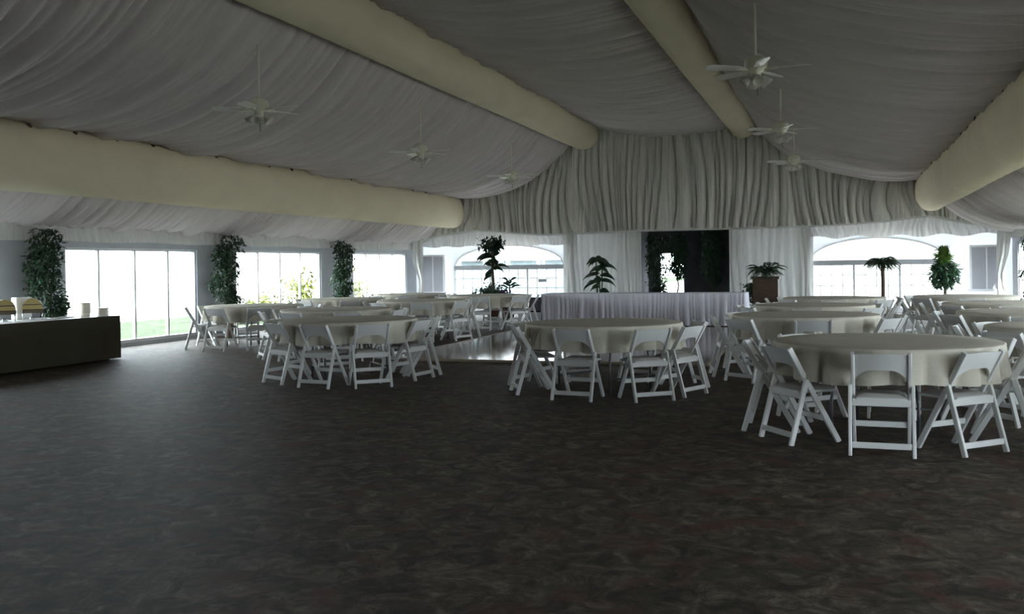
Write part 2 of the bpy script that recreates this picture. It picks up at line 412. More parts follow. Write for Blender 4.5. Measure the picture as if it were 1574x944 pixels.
for pi, prof in enumerate(PANELS):
    NU = 15 if pi < 3 else 9; dy = .02; NV = int((Y1C-Y0C)/dy)
    P = catmull([(x, 0, z) for x, z in prof], NU)
    nf = gathers(11+pi, .16, .40); nd = noise1(50+pi)
    nrm = []
    for i in range(NU):
        d = (P[min(i+1, NU-1)]-P[max(i-1, 0)]).normalized(); q = Vector((-d.z, 0, d.x)); nrm.append(q if q.z > 0 else -q)
    vs = []
    for j in range(NV):
        y = Y0C + (Y1C-Y0C)*j/(NV-1)
        dr = .22*math.sin(y*.61+pi) + .12*math.sin(y*1.7+2*pi)
        for i in range(NU):
            u = i/(NU-1); e = math.sin(PI*u)
            off = (-.62 if pi == 2 else -.50)*(.6+.4*e)*nf(y + dr*e + .06*math.sin(3*u+y)) + .012*nd(2.3*y+1.5*u) - .05*e*math.sin(y*2*PI/5.15)**2*.5
            p = P[i] + nrm[i]*off
            vs.append((p.x, y, p.z))
    b = MB().add(vs, [(j*NU+i, j*NU+i+1, (j+1)*NU+i+1, (j+1)*NU+i) for j in range(NV-1) for i in range(NU-1)])
    b.build('liner_panel', M['liner'], ceil, True)

# ---- cream covered beams
BEAMS = [(-11.3, 3.13, .40, .51, 'lowest cream fabric beam along the left side of the ceiling', 'l'),
         (-7.05, 5.30, .42, .46, 'upper cream fabric beam left of the ceiling centre', 'r'),
         (-2.45, 5.36, .36, .42, 'upper cream fabric beam beside the row of right fans', 'r'),
         (2.42, 3.29, .40, .56, 'lowest cream fabric beam along the right side of the ceiling', 'l')]
for bi, (bx, bz, rx, rz, lab, side) in enumerate(BEAMS):
    root = empty('covered_beam', (bx, 0, bz), 0, lab, 'beam', 'cream covered ceiling beams', 'structure')
    NR, y0, y1 = 26, -6.9, YF-.25
    nw = noise1(80+bi); rows = []
    ys_ = [y0 + (y1-.45-y0)*k/150 for k in range(151)] + [y1-.45+.45*math.sin(PI/2*k/7) for k in range(1, 8)]
    vs = []; NVv = len(ys_)
    for y in ys_:
        e = 1.0 if y <= y1-.45 else math.sqrt(max(0.0016, 1-((y-(y1-.45))/.45)**2))
        for k in range(NR):
            t = 2*PI*k/NR
            c, s_ = math.cos(t), math.sin(t)
            wob = 1 + .012*nw(y*.35+.6*math.sin(2*t)) + .010*math.sin(3*t+y*.8)
            sx = (abs(c)**.85)*(1 if c > 0 else -1); sz = (abs(s_)**.95)*(1 if s_ > 0 else -1)
            vs.append((rx*sx*e*wob, y, rz*sz*e*wob + (rz*.0)))
    fs = [(j*NR+k, j*NR+(k+1) % NR, (j+1)*NR+(k+1) % NR, (j+1)*NR+k) for j in range(NVv-1) for k in range(NR)]
    fs.append(tuple((NVv-1)*NR+k for k in range(NR)))
    MB().add(vs, fs).build('beam_cover', M['tube'], root, True)
    # hanging clips on the visible upper edge
    face = 1 if bx < -1 else -1
    ang = {0: .95, 1: .75, 2: .35, 3: 2.55}[bi]
    cx, cz = rx*1.03*math.cos(ang), rz*1.03*math.sin(ang)
    cm = None
    sy = .9
    y = 2.2
    while y < y1-.5:
        if cm is None:
            o = MB().box(-.02, .02, -.025, .025, -.03, .03).build('clip', M['darkmetal'], root); cm = o.data
        else:
            o = bpy.data.objects.new('clip', cm); COL.objects.link(o); o.parent = root
        o.location = (cx, y, cz)
        y += sy + .12*math.sin(y*7)

# ---- gathered drape filling the far gable
TOPP = [(-12.75, 2.3), (-11.9, 2.8), (-11.3, 3.55), (-10.1, 3.75), (-9.26, 3.95), (-8.3, 4.42), (-7.5, 5.1), (-6.7, 5.65), (-5.5, 5.42), (-4.4, 5.3), (-3.3, 5.4), (-2.3, 5.6), (-1.8, 5.2), (-1.45, 4.85),
        (-.57, 4.3), (.63, 3.92), (2.14, 3.75), (2.6, 3.4), (3.2, 2.85), (4.42, 2.32)]
BOTP = [(-12.7, 2.2), (-11.8, 2.45), (-10.67, 2.60), (-8.56, 2.40), (-7.2, 2.42), (-5.74, 2.46), (-2.64, 2.45), (-.16, 2.46), (1.24, 2.54), (2.4, 2.66), (3.4, 2.42), (4.42, 2.28)]
nf = gathers(31, .16, .32); ng = noise1(32)
def gable(u, v):
    x = -12.72 + 17.14*u
    zt, zb = interp(TOPP, x)+.06, interp(BOTP, x)-.02
    z = zt + (zb-zt)*v
    sw = .45*math.sin(x*.8+1)*v*(1-v)*1.5 + .25*math.sin(x*2.1)*v
    y = YF-.28 - .16*math.sin(PI*v)*(.6+.4*math.sin(x*1.3)) - .95*nf(x+sw)*(.55+.5*v) + .02*ng(2.2*x)
    return (x, y, z)
gd = MB().grid(1700, 14, gable).build('gable_drape', M['gable'], None, True)
tag(gd, 'tall grey white gathered drape filling the far gable above the windows', 'drape')
hb = MB(); ny = YF-.32
for k in range(len(BOTP)-1):
    (xa, za), (xb, zb) = BOTP[k], BOTP[k+1]
    hb.add([(xa,ny-.05,za-.06),(xb,ny-.05,zb-.06),(xb,ny-.05,zb+.03),(xa,ny-.05,za+.03),(xa,ny+.1,za-.06),(xb,ny+.1,zb-.06),(xb,ny+.1,zb+.03),(xa,ny+.1,za+.03)],
           [(0,1,2,3),(3,2,6,7),(1,0,4,5)])
tag(hb.build('trim_1', M['drape'], None, True), 'white header band along the foot of the gable drape', 'trim', kind='structure')

def pleats(name, m, p0, p1, ztop, zbot, label, cat, amp=.03, seed=1, dens=24, waist=None, group=None, fullw=1.0):
    p0, p1 = Vector((*p0, 0)), Vector((*p1, 0)); L = (p1-p0).length; d = (p1-p0)/L; q = Vector((-d.y, d.x, 0)); nfn = gathers(seed, .09, .2)
    nu = max(12, int(L*max(dens, 55)*1.2)); nv = 10 if waist else 6
    def fn(u, v):
        s = u*L
        if waist:                                       # tied back: the cloth narrows at the tie
            zt_, wy, ws, side = waist
            k = math.exp(-((v-wy)/.22)**2)
            c0 = 0 if side < 0 else L
            s = c0 + (s-c0)*(1-(1-ws)*k)
        zt = ztop(u) if callable(ztop) else ztop; zb = zbot(u) if callable(zbot) else zbot
        z = zt + (zb-zt)*v
        p = p0 + d*s + q*amp*19*nfn(u*L + .05*math.sin(4*v+u*9))*(.5+.5*v)*-1
        return (p.x, p.y, z)
    return tag(MB().grid(nu, nv, fn).build(name, m, None, True), label, cat, group)
# side valances under the eaves
pleats('valance', M['valance'], (XL+.10, YB+.1), (XL+.10, YF-.3), 2.31, lambda u: 1.97+.012*math.sin(u*90), 'white gathered valance along the top of the left wall', 'valance', .022, 3, 26)
pleats('valance', M['valance'], (XR-.10, YB+.1), (XR-.10, YF-.3), 2.31, lambda u: 1.97+.012*math.sin(u*90), 'white gathered valance along the top of the right wall', 'valance', .022, 4, 26)
# valances over the arched windows
pleats('valance', M['valance'], (XL+.15, YF-.22), (-7.55, YF-.22), lambda u: interp(BOTP, XL+u*5.1)-.02, lambda u: 2.06+.02*math.sin(u*40), 'short white fringe valance above the left arched window', 'valance', .035, 5, 40)
pleats('valance', M['valance'], (-.75, YF-.22), (XR-.1, YF-.22), lambda u: interp(BOTP, -.75+u*5.1)-.02, lambda u: 2.10+.04*math.sin(u*30), 'short white fringe valance above the right arched window', 'valance', .035, 6, 40)
# drapes either side of the recess
pleats('drape', M['drape'], (-7.7, YF-.2), (-5.45, YF-.2), 2.46, .02, 'white pleated drape left of the dark stage opening', 'drape', .045, 7, 44)
pleats('drape', M['drape'], (-2.9, YF-.2), (-.72, YF-.2), 2.44, .02, 'white pleated drape right of the dark stage opening', 'drape', .045, 8, 44)
pleats('drape', M['drape'], (-1.0, YF-.15), (-.60, YF-.15), 2.44, .02, 'narrow white drape at the left edge of the right arched window', 'drape', .04, 9, 50)
pleats('drape', M['drape'], (-7.85, YF-.14), (-7.45, YF-.14), 2.44, .02, 'narrow white drape at the right edge of the left arched window', 'drape', .04, 10, 50)
pleats('drape', M['drape'], (XL+.16, YF-.75), (XL+.42, YF-.45), 2.3, .02, 'grey white tied drape in the far left corner', 'drape', .05, 12, 60, (0, .6, .4, 1))
pleats('drape', M['drape'], (XR-.4, YF-.45), (XR-.14, YF-.8), 2.3, .02, 'white tied drape in the far right corner', 'drape', .05, 13, 60, (0, .6, .4, -1))

# ---- dance floor
df = empty('dance_floor', (0, 0, 0), 0, 'polished brown wooden dance floor in front of the head table', 'dance floor')
DX0, DX1, DY0, DY1 = -6.65, -1.75, 13.75, 21.6
MB().box(DX0, DX1, DY0, DY1, 0.0, .03).build('wooden_deck', M['dance'], df)
for a in ((DX0-.05, DX1+.05, DY0-.05, DY0), (DX0-.05, DX1+.05, DY1, DY1+.05), (DX0-.05, DX0, DY0, DY1), (DX1, DX1+.05, DY0, DY1)):
    MB().box(*a, 0, .034).build('edge_strip', M['trim'], df)

# ================================================================== TABLES AND CHAIRS
def make_table(R):
    t = empty('round_table')
    MB().lathe([(R-.02, .725), (R, .73), (R, .752), (R-.01, .757)], 40).build('table_top', M['ply'], t)
    for sx in (-1, 1):
        for sy in (-1, 1):
            b = MB().tube([(sx*R*.42, sy*R*.30, .725), (sx*R*.46, sy*R*.38, .3), (sx*R*.46, sy*R*.38, 0)], .014, 8)
            b.build('leg', M['steel'], t, True)
        MB().tube([(sx*R*.46, -R*.38, .16), (sx*R*.46, R*.38, .16)], .011, 8).build('leg_brace', M['steel'], t, True)
    return t
def cloth_mesh(R, seed, drop=.265):
    r = random.Random(seed); k1, k2 = r.choice((18, 20, 22, 24)), r.choice((31, 33)); p1, p2 = r.uniform(0, 6), r.uniform(0, 6)
    NT = 240; b = MB(); prof = []
    for i in range(5): prof.append((R*.99*i/4 if i else .02, 0, 0))
    prof += [(R+.006, -.006, 0.0)]
    for i in range(1, 8): prof.append((R+.010+.012*i/7, -.006-drop*i/7, i/7))
    vs = []
    for rr, dz, e in prof:
        for k in range(NT):
            t = 2*PI*k/NT
            wv = math.sin(k1*t+p1+.6*math.sin(3*t)) * .7 + .35*math.sin(k2*t+p2)
            lobe = abs(math.sin(.5*k1*t + p1 + .8*math.sin(2*t+p2)))**.6
            q = rr + .028*e - .125*e**.8*(1-lobe)*(.75+.25*math.sin(3*t+p2)) + .008*e*wv
            vs.append((q*math.cos(t), q*math.sin(t), dz + e*.012*math.sin(5*t+p2)))
    n = len(prof)
    fs = [(i*NT+k, i*NT+(k+1) % NT, (i+1)*NT+(k+1) % NT, (i+1)*NT+k) for i in range(n-1) for k in range(NT)]
    fs = [f[::-1] for f in fs]
    fs.append(tuple(range(NT)))
    b.add(vs, fs); return b

def make_chair():
    c = empty('folding_chair'); c.scale = (1, 1, .958)
    def yl(z): return -.215 + .44*(.79-z)/.79           # the long front leg runs from the top of the back to the front foot
    for s in (-1, 1):
        x = s*.196
        MB().bar((x, yl(.79), .79), (x, yl(0), 0), .026, .046).build('leg', M['chair'], c, False, bevel=.005)
        MB().bar((s*.219, -.075, .535), (s*.219, -.222, 0), .026, .042).build('leg', M['chair'], c, False, bevel=.005)
    MB().bar((-.206, -.205, .085), (.206, -.205, .085), .046, .020, (0, 0, 1)).build('stretcher', M['chair'], c, False, bevel=.004)
    MB().bar((-.206, -.118, .40), (.206, -.118, .40), .055, .020, (0, 0, 1)).build('stretcher', M['chair'], c, False, bevel=.004)
    MB().bar((-.185, yl(.20), .20), (.185, yl(.20), .20), .046, .020, (0, 0, 1)).build('stretcher', M['chair'], c, False, bevel=.004)
    # curved back panel with an arched lower edge
    n = 13; b = MB(); vs = []
    for side in (0, 1):
        for k in range(n):
            x = -.186 + .372*k/(n-1); q = abs(x/.186)
            zt = .788 - .008*q*q; zb = .655 - .085*max(0, (q-.35)/.65)**2.2
            bow = -.022*(1-q*q)
            for z in (zb, zt): vs.append((x, yl(z)+bow + (.009 if side else -.009), z))
    m = 2*n; fs = []
    for k in range(n-1):
        a = 2*k; fs += [(a, a+2, a+3, a+1), (m+a, m+a+1, m+a+3, m+a+2), (a, m+a, m+a+2, a+2), (a+1, a+3, m+a+3, m+a+1)]
    fs += [(0, 1, m+1, m), (m-2, 2*m-2, 2*m-1, m-1)]
    b.add(vs, fs).build('backrest', M['chair'], c)
    # seat with a padded top
    MB().box(-.178, .178, -.13, .235, .415, .44).build('seat', M['chair'], c, False, bevel=.006)
    sp = MB(); sp.grid(9, 9, lambda u, v: (-.165+.33*u, -.115+.335*v, .441+.022*min(1, 6*u*(1-u)*2)*min(1, 6*v*(1-v)*2))).build('seat_pad', M['pad'], c, True)
    return c

CHAIR = [None]
DIRS = ['near side', 'near right', 'right side', 'far right', 'far side', 'far left', 'left side', 'near left']
def put_chair(x, y, out_deg, label, r_off=None):
    """x, y: centre of the rear feet; out_deg: direction the chair's back faces."""
    if CHAIR[0] is None: CHAIR[0] = make_chair(); o = CHAIR[0]
    else: o = copy_tree(CHAIR[0])
    a = math.radians(out_deg); rz = a + PI/2             # local -y points outwards
    o.location = (x - .215*math.cos(a), y - .215*math.sin(a), 0); o.rotation_euler = (0, 0, rz)
    tag(o, label, 'chair', 'white folding chairs around the round tables')
PROTO = {}
def table_set(key, x, y, R, desc, chairs, clothdesc=None, seed=0):
    """chairs: list of (outward angle, rear-foot radius or None, optional exact (x, y))"""
    if R not in PROTO: PROTO[R] = make_table(R); t = PROTO[R]
    else: t = copy_tree(PROTO[R])
    t.location = (x, y, 0); t.rotation_euler = (0, 0, seed*1.3)
    tag(t, 'round folding table under ivory cloth, the ' + desc, 'table', 'round dining tables')
    c = cloth_mesh(R+.012, seed+3).build('tablecloth', M['cloth'], None, True, (x, y, .770))
    tag(c, 'ivory tablecloth draped over the ' + desc, 'tablecloth', 'ivory round tablecloths')
    # direction words are relative to the line of sight from the camera to this table
    vd = math.degrees(math.atan2(-y, -x))
    ch = sorted(chairs, key=lambda q: (q[0]-vd) % 360)
    rel = [(q[0]-vd) % 360 for q in ch]; n = len(ch)
    best = min(range(8), key=lambda s_: sum(abs((rel[i]-45*((i+s_) % 8)+180) % 360 - 180)**2 for i in range(n)))
    for i, (a, rr, pos) in enumerate(ch):
        px, py = pos if pos else (x + (rr+.03)*math.cos(math.radians(a)), y + (rr+.03)*math.sin(math.radians(a)))
        put_chair(px, py, a, 'white folding chair, %s of the %s' % (DIRS[(i+best) % 8], desc))
def ring(vd, n=8, r=1.15, off=0, skip=(), jit=0, seed=0):
    rr = random.Random(seed); out = []
    for k in range(n):
        if k in skip: continue
        out.append((vd + 45*k + off + rr.uniform(-jit, jit), r + rr.uniform(-.03, .06), None))
    return out
def vdir(x, y): return math.degrees(math.atan2(-y, -x))

table_set('T1', .38, 8.66, .88, 'nearest table at right',
          [(-92, 0, (.30, 7.58)), (-145, 0, (-.47, 8.06)), (-46, 0, (1.02, 7.86)), (-8, 1.05, None), (-182, 1.10, None), (36, 1.12, None), (84, 1.14, None), (130, 1.12, None)], seed=1)
table_set('T2', -2.55, 11.0, .88, 'table before the dance floor',
          [(-152, 0, (-3.46, 10.45)), (-97, 0, (-2.66, 9.93)), (-52, 0, (-1.80, 10.06)), (-24, 0, (-1.46, 10.62)), (28, 1.14, None), (75, 1.14, None), (122, 1.14, None), (165, 1.14, None)], seed=2)
table_set('T3', -6.05, 11.42, .88, 'nearest table at left',
          [(-118, 0, (-6.68, 10.60)), (-98, 0, (-5.94, 10.30)), (-49, 0, (-5.24, 10.50)), (-8, 0, (-5.0, 11.45)), (38, 1.14, None), (82, 1.14, None), (128, 1.14, None), (176, 1.14, None)], seed=3)
TABLES = [
    ('T4', -.38, 12.9, .88, 'table behind the nearest right one', 12),
    ('T5', -.34, 15.8, .88, 'second table beyond the nearest right one', -8),
    ('T6', -.05, 18.9, .88, 'table nearest the brown planter', 5),
    ('T7', 2.30, 10.75, .88, 'second table by the right wall', 10),
    ('T8', 2.86, 8.05, .88, 'table cut by the right frame edge', 14),
    ('T9', 2.35, 13.66, .88, 'third table by the right wall', -10),
    ('T10', 2.45, 16.45, .88, 'fourth table by the right wall', 6),
    ('T11', 2.25, 19.6, .88, 'farthest table by the right wall', 12),
    ('T12', -7.8, 14.3, .88, 'table directly behind the nearest left one', 18),
    ('T13', -10.3, 15.75, .88, 'table beside the four pane left window', 10),
    ('T14', -7.94, 18.1, .88, 'table by the dance floor left edge', -6),
    ('T16', -10.3, 19.2, .88, 'table beside the middle left window', 8),
    ('T15', -7.7, 21.3, .88, 'table beside the dark brown box', -12),
    ('T18', -10.2, 22.5, .88, 'farthest table in the left corner', 4),
]
for i, (key, x, y, R, desc, off) in enumerate(TABLES):
    table_set(key, x, y, R, desc, ring(vdir(x, y), 8, 1.14, off*.6, (), 4, 100+i), seed=10+i)

# ---- skirted head table
ht = empty('head_table', (-4.32, 22.75, 0), 0, 'long head table with pale lilac pleated skirt before the dark opening', 'table')
MB().box(-2.33, 2.33, -.36, .36, .715, .745).build('table_top', M['ply'], ht)
for sx in (-1, 1):
    for sy in (-1, 1): MB().tube([(sx*2.0, sy*.28, 0), (sx*2.0, sy*.28, .715)], .016, 8).build('leg', M['steel'], ht, True)
hc = MB()
W_, D_ = 2.36, .39
loop = [(-W_, -D_), (W_, -D_), (W_, D_), (-W_, D_), (-W_, -D_)]
hc.box(-W_, W_, -D_, D_, .749, .756)
nsk = gathers(91, .07, .15)
tag(hc.build('tablecloth', M['skirt'], None, False, (-4.32, 22.75, 0)), 'flat pale lilac cloth on top of the long head table', 'tablecloth')
sk = MB()
per = [(W_*2), D_*2, W_*2, D_*2]; tot = sum(per)
def skirt(u, v):
    s = u*tot; i = 0
    while i < 3 and s > per[i]: s -= per[i]; i += 1
    a, b = Vector(loop[i]), Vector(loop[i+1]); d = (b-a).normalized(); q = Vector((d.y, -d.x)); p = a + d*min(s, per[i]) + q*(.012+.55*(.3+.7*v)*nsk(u*tot+.010*math.sin(5*v+u*40)))
    return (p.x, p.y, .75 + (.02-.75)*v)
tag(sk.grid(900, 7, skirt).build('table_skirt', M['skirt'], None, True, (-4.32, 22.75, 0)), 'pale lilac pleated skirt hanging round the long head table', 'table skirt')

# dark box on a low white plinth left of the head table
pl = MB().box(-7.15, -6.72, 22.55, 23.1, 0, .30).build('plinth', M['white'], None, bevel=.01); tag(pl, 'low white plinth at the left end of the head table', 'plinth')
bx = empty('loudspeaker_box', (-6.93, 22.83, .30), 0, 'small dark brown box on low white plinth beside head table', 'box')
MB().box(-.17, .17, -.2, .2, 0, .36).build('cabinet', M['darkbox'], bx, bevel=.012)
MB().box(-.14, .14, -.215, -.2, .04, .32).build('front_panel', M['darkcloth'], bx)

# ================================================================== BUFFET
BX0, BX1, BY0, BY1, BH = -12.0, -11.12, 6.4, 13.15, .70
bt = empty('buffet_table', ((BX0+BX1)/2, (BY0+BY1)/2, 0), 0, 'long buffet table under dark olive cloth at left', 'table')
hx, hy = (BX1-BX0)/2, (BY1-BY0)/2
MB().box(-hx+.02, hx-.02, -hy+.02, hy-.02, BH-.03, BH).build('table_top', M['ply'], bt)
for sx in (-1, 1):
    for sy in (-1, 0, 1): MB().tube([(sx*(hx-.1), sy*(hy-.2), 0), (sx*(hx-.1), sy*(hy-.2), BH-.03)], .018, 8).build('leg', M['steel'], bt, True)
bc = MB(); bc.box(-hx, hx, -hy, hy, BH+.002, BH+.010)
bl = [(-hx, -hy), (hx, -hy), (hx, hy), (-hx, hy), (-hx, -hy)]
nb = noise1(66); per2 = [2*hx, 2*hy, 2*hx, 2*hy]
def bskirt(u, v):
    s = u*sum(per2); i = 0
    while i < 3 and s > per2[i]: s -= per2[i]; i += 1
    a, b = Vector(bl[i]), Vector(bl[i+1]); d = (b-a).normalized(); q = Vector((d.y, -d.x)); p = a + d*min(s, per2[i]) + q*(.004+.012*v*(1+nb(u*9)))
    return (p.x, p.y, BH+.008 + (.025-BH-.008)*v)
bc.grid(260, 5, bskirt)
tag(bc.build('buffet_cloth', M['olive'], None, False, ((BX0+BX1)/2, (BY0+BY1)/2, 0)), 'dark olive cloth covering the long buffet table to the floor', 'tablecloth')
TZ = BH+.011
rn = MB().box(-11.95, -11.16, 6.6, 13.0, TZ, TZ+.004).build('table_runner', M['chinawhite']); tag(rn, 'white runner cloth along the top of the buffet table', 'runner')
TZ += .005
def chafer(x, y, label):
    c = empty('chafing_dish', (x, y, TZ), -.8, label, 'chafing dish', 'brass lidded chafing dishes on the buffet')
    c.scale = (.78, .78, .86)
    for sx in (-1, 1):
        for sy in (-1, 1): MB().tube([(sx*.12, sy*.17, 0), (sx*.12, sy*.17, .14)], .011, 8).build('leg', M['silver'], c, True)
    MB().box(-.14, .14, -.19, .19, .12, .19).build('water_pan', M['darkmetal'], c, bevel=.012)
    lid = MB(); n = 14
    vs = []
    for e, xx in enumerate((-.135, .135)):
        for k in range(n+1):
            t = PI*k/n; vs.append((xx, -.18*math.cos(t), .19+.19*math.sin(t)))
    fs = [(k, k+1, n+2+k, n+1+k) for k in range(n)] + [tuple(range(n+1)), tuple(range(2*n+1, n, -1))]
    lid.add(vs, fs).build('roll_top_lid', M['brass'], c, False)
    MB().tube([(.14, -.17, .26), (.165, -.16, .27), (.165, .16, .27), (.14, .17, .26)], .008, 8).build('handle', M['darkmetal'], c, True)
    MB().box(-.05, .05, -.05, .05, 0, .05).build('burner', M['silver'], c, bevel=.01)
chafer(-11.62, 11.80, 'brass roll top chafing dish right of white box on buffet')
chafer(-11.62, 11.28, 'brass roll top chafing dish cut by the left frame edge')
wb = MB().box(-11.96, -11.84, 11.72, 12.02, TZ, TZ+.34).build('white_block', M['chinawhite'], None, bevel=.01)  # plain white block put in for an unidentified white shape
tag(wb, 'upright white box standing between the two chafing dishes', 'box')
ORD = ['lowest', 'second', 'third', 'fourth', 'fifth', 'sixth', 'seventh', 'eighth', 'ninth']
def plates(x, y, r, n):
    for k in range(n):
        z = TZ + .016*k
        o = MB().lathe([(r*.6, 0), (r*.75, .004), (r, .014), (r, .017), (r*.7, .009), (.01, .008)], 20).build('plate', M['china'], None, True, (x, y, z))
        tag(o, '%s cream plate%s in the low stack at the buffet end' % (('topmost', '') if k == n-1 else (ORD[k], ' from the bottom' if k else '')), 'plate', 'cream plates stacked at the buffet end')
def cupstack(x, y, r, h, n):
    for k in range(n):
        o = MB().lathe([(r*.8, 0), (r*.86, h*.5), (r, h), (r*.93, h), (r*.75, h*.2), (.01, h*.15)], 18).build('bowl', M['china'], None, True, (x, y, TZ + h*.36*k))
        tag(o, '%s cream bowl%s in the tall stack near the buffet end' % (('topmost', '') if k == n-1 else (ORD[k], ' from the bottom' if k else '')), 'bowl', 'cream bowls stacked near the buffet end')
cupstack(-11.46, 12.72, .085, .07, 7)
plates(-11.32, 12.97, .105, 8)
sv = MB().box(-11.62, -11.38, 12.0, 12.42, TZ, TZ+.02).build('serving_tray', M['silver'], None, bevel=.006); tag(sv, 'flat silver tray lying on the buffet before the bowls', 'tray')

# ================================================================== FANS
def make_fan(rodlen):
    f = empty('ceiling_fan')
    MB().tube([(0, 0, .12), (0, 0, .12+rodlen)], .014, 8).build('rod', M['fan'], f, True)
    MB().lathe([(.03, .17), (.07, .165), (.115, .14), (.125, .09), (.12, .04), (.09, .02), (.06, .0), (.055, -.05), (.07, -.06), (.065, -.09), (.02, -.10)], 24).build('motor_housing', M['fan'], f, True)
    for k in range(5):
        a = 2*PI*k/5 + .12
        R = Matrix.Rotation(a, 4, 'Z') @ Matrix.Rotation(.22, 4, 'X')
        b = MB(); n = 7; vs = []
        for z in (-.004, .004):
            for i in range(n):
                t = i/(n-1); x = .19 + .39*t; wv = .055+.018*t - (.03 if i == n-1 else 0)
                vs += [R @ Vector((x, -wv, z)), R @ Vector((x, wv, z))]
        m = 2*n; fs = []
        for i in range(n-1):
            q = 2*i; fs += [(q, q+1, q+3, q+2), (m+q, m+q+2, m+q+3, m+q+1), (q, q+2, m+q+2, m+q), (q+1, m+q+1, m+q+3, q+3)]
        fs += [(0, m, m+1, 1), (m-2, m-1, 2*m-1, 2*m-2)]
        bl_ = b.add([v + Vector((0, 0, .03)) for v in vs], fs).build('blade', M['blade'], f)
        ib = MB(); ib.bar(R @ Vector((.09, 0, 0)) + Vector((0, 0, .03)), R @ Vector((.24, 0, 0)) + Vector((0, 0, .03)), .035, .008, (0, 0, 1)).build('blade_bracket', M['fan'], bl_)
    for k in range(4):
        a = 2*PI*k/4 + .5; c, s_ = math.cos(a), math.sin(a)
        sh = MB(); prof = [(.022, 0), (.035, -.02), (.052, -.06), (.068, -.095), (.060, -.092), (.02, -.01)]
        Rm = Matrix.Translation((c*.075, s_*.075, -.06)) @ Matrix.Rotation(a, 4, 'Z') @ Matrix.Rotation(-.75, 4, 'Y')
        tmp = MB().lathe(prof, 14); sh.add([Rm @ Vector(v) for v in tmp.v], tmp.f).build('lamp_shade', M['shade'], f, True)
    MB().tube([(.02, 0, -.09), (.02, 0, -.26)], .004, 6).build('pull_chain', M['darkmetal'], f)
    return f
fl_l = ['first ceiling fan of the left row, cut by the frame', 'second ceiling fan of the left row, above the nearest left window', 'third ceiling fan of the left row, left of centre', 'farthest ceiling fan of the left row by the gable drape']
fl_r = ['nearest ceiling fan of the right row on long rod', 'middle ceiling fan of the right row', 'farthest ceiling fan of the right row before the gable drape']
fa = make_fan(.75); fb = make_fan(1.0)
for i, y in enumerate((5.75, 10.9, 16.05, 21.2)):
    o = fa if i == 0 else copy_tree(fa); o.location = (-7.02, y, 3.46); o.rotation_euler.z = [0.1, -.25, -.28, -.3][i]
    tag(o, fl_l[i], 'ceiling fan', 'white ceiling fans')
for i, y in enumerate((10.9, 16.05, 21.2)):
    o = fb if i == 0 else copy_tree(fb); o.location = (-.80, y, 3.50); o.rotation_euler.z = [-.2, -.15, -.3][i]
    tag(o, fl_r[i], 'ceiling fan', 'white ceiling fans')

# ================================================================== PLANTS
def leaf_cloud(b, pts, size, rng, droop=.3):
    for p in pts:
        a = rng.uniform(0, 2*PI); e = rng.uniform(-1.0, .5) - droop; L = size*rng.uniform(.7, 1.3); w_ = L*.42
        d = Vector((math.cos(a)*math.cos(e), math.sin(a)*math.cos(e), math.sin(e)))
        s_ = d.cross(Vector((0, 0, 1))).normalized(); s_ = (s_ + Vector((0, 0, rng.uniform(-.5, .5)))).normalized()
        up = s_.cross(d)*L*.12
        q = Vector(p)
        b.add([q, q+d*L*.45+s_*w_/2-up, q+d*L, q+d*L*.45-s_*w_/2-up], [(0, 1, 2), (0, 2, 3)])
def foliage(parent, n, fn, size, m, seed, name='foliage', label=None):
    rng = random.Random(seed); b = MB(); leaf_cloud(b, [fn(rng) for _ in range(n)], size, rng)
    o = b.build(name, m, parent); o['kind'] = 'stuff'
    if label: o['label'] = label
    return o
def pot(parent, r, h, m=None):
    MB().lathe([(r*.72, 0), (r*.95, h*.85), (r*1.05, h*.86), (r*1.05, h), (r*.92, h), (r*.88, h*.9), (.01, h*.9)], 20).build('pot', m or M['pot'], parent, True)
def column_ficus(x, y, label, seed, w_=.34, z0=.62, z1=2.2, group='climbing ficus trees on the wall columns', dens=1500, lm='leafd'):
    t = empty('ficus_tree', (x, y, 0), 0, label, 'tree', group)
    rng = random.Random(seed)
    pot(t, .17, .3)
    pts = [(0, 0, .26)]; 
    for k in range(1, 8): pts.append((rng.uniform(-.06, .06), rng.uniform(-.06, .06), .26+(z1-.35-.26)*k/7))
    MB().tube(pts, [.028-.0025*k for k in range(8)], 7).build('trunk', M['bark'], t, True)
    lumps = [(rng.uniform(-.10, .10), rng.uniform(-.12, .12), z0+.2+(z1-z0-.4)*k/6, w_*(.78+.3*rng.random())*(1.0 if k > 1 else .7)) for k in range(7)]
    def fn(r):
        l = lumps[r.randrange(7)]
        while True:
            p = Vector((r.uniform(-1, 1), r.uniform(-1, 1), r.uniform(-1, 1)))
            if .3 < p.length < 1: break
        return (max(l[0]+p.x*l[3]*.75, -.32), l[1]+p.y*l[3], min(l[2]+p.z*l[3]*.9, z1))
    foliage(t, dens, fn, .11, M[lm], seed)
    foliage(t, dens//4, fn, .11, M['leafm'], seed+1, 'lighter_foliage', 'lighter green leaves')  # fewer leaves in a lighter green, scattered at random among the dark ones
    return t
column_ficus(-12.36, 12.92, 'bushy ficus on the left wall behind the chafing dishes', 1, .36, .5, 2.16)
column_ficus(-12.36, 17.95, 'bushy ficus on the left wall between the first two windows', 2, .36, .5, 2.18)
column_ficus(-12.36, 23.0, 'bushy ficus on the left wall nearest the far corner', 3, .36, .5, 2.16)
column_ficus(4.05, 23.3, 'bushy ficus on the right wall at the frame edge', 4, .34, .5, 2.2)
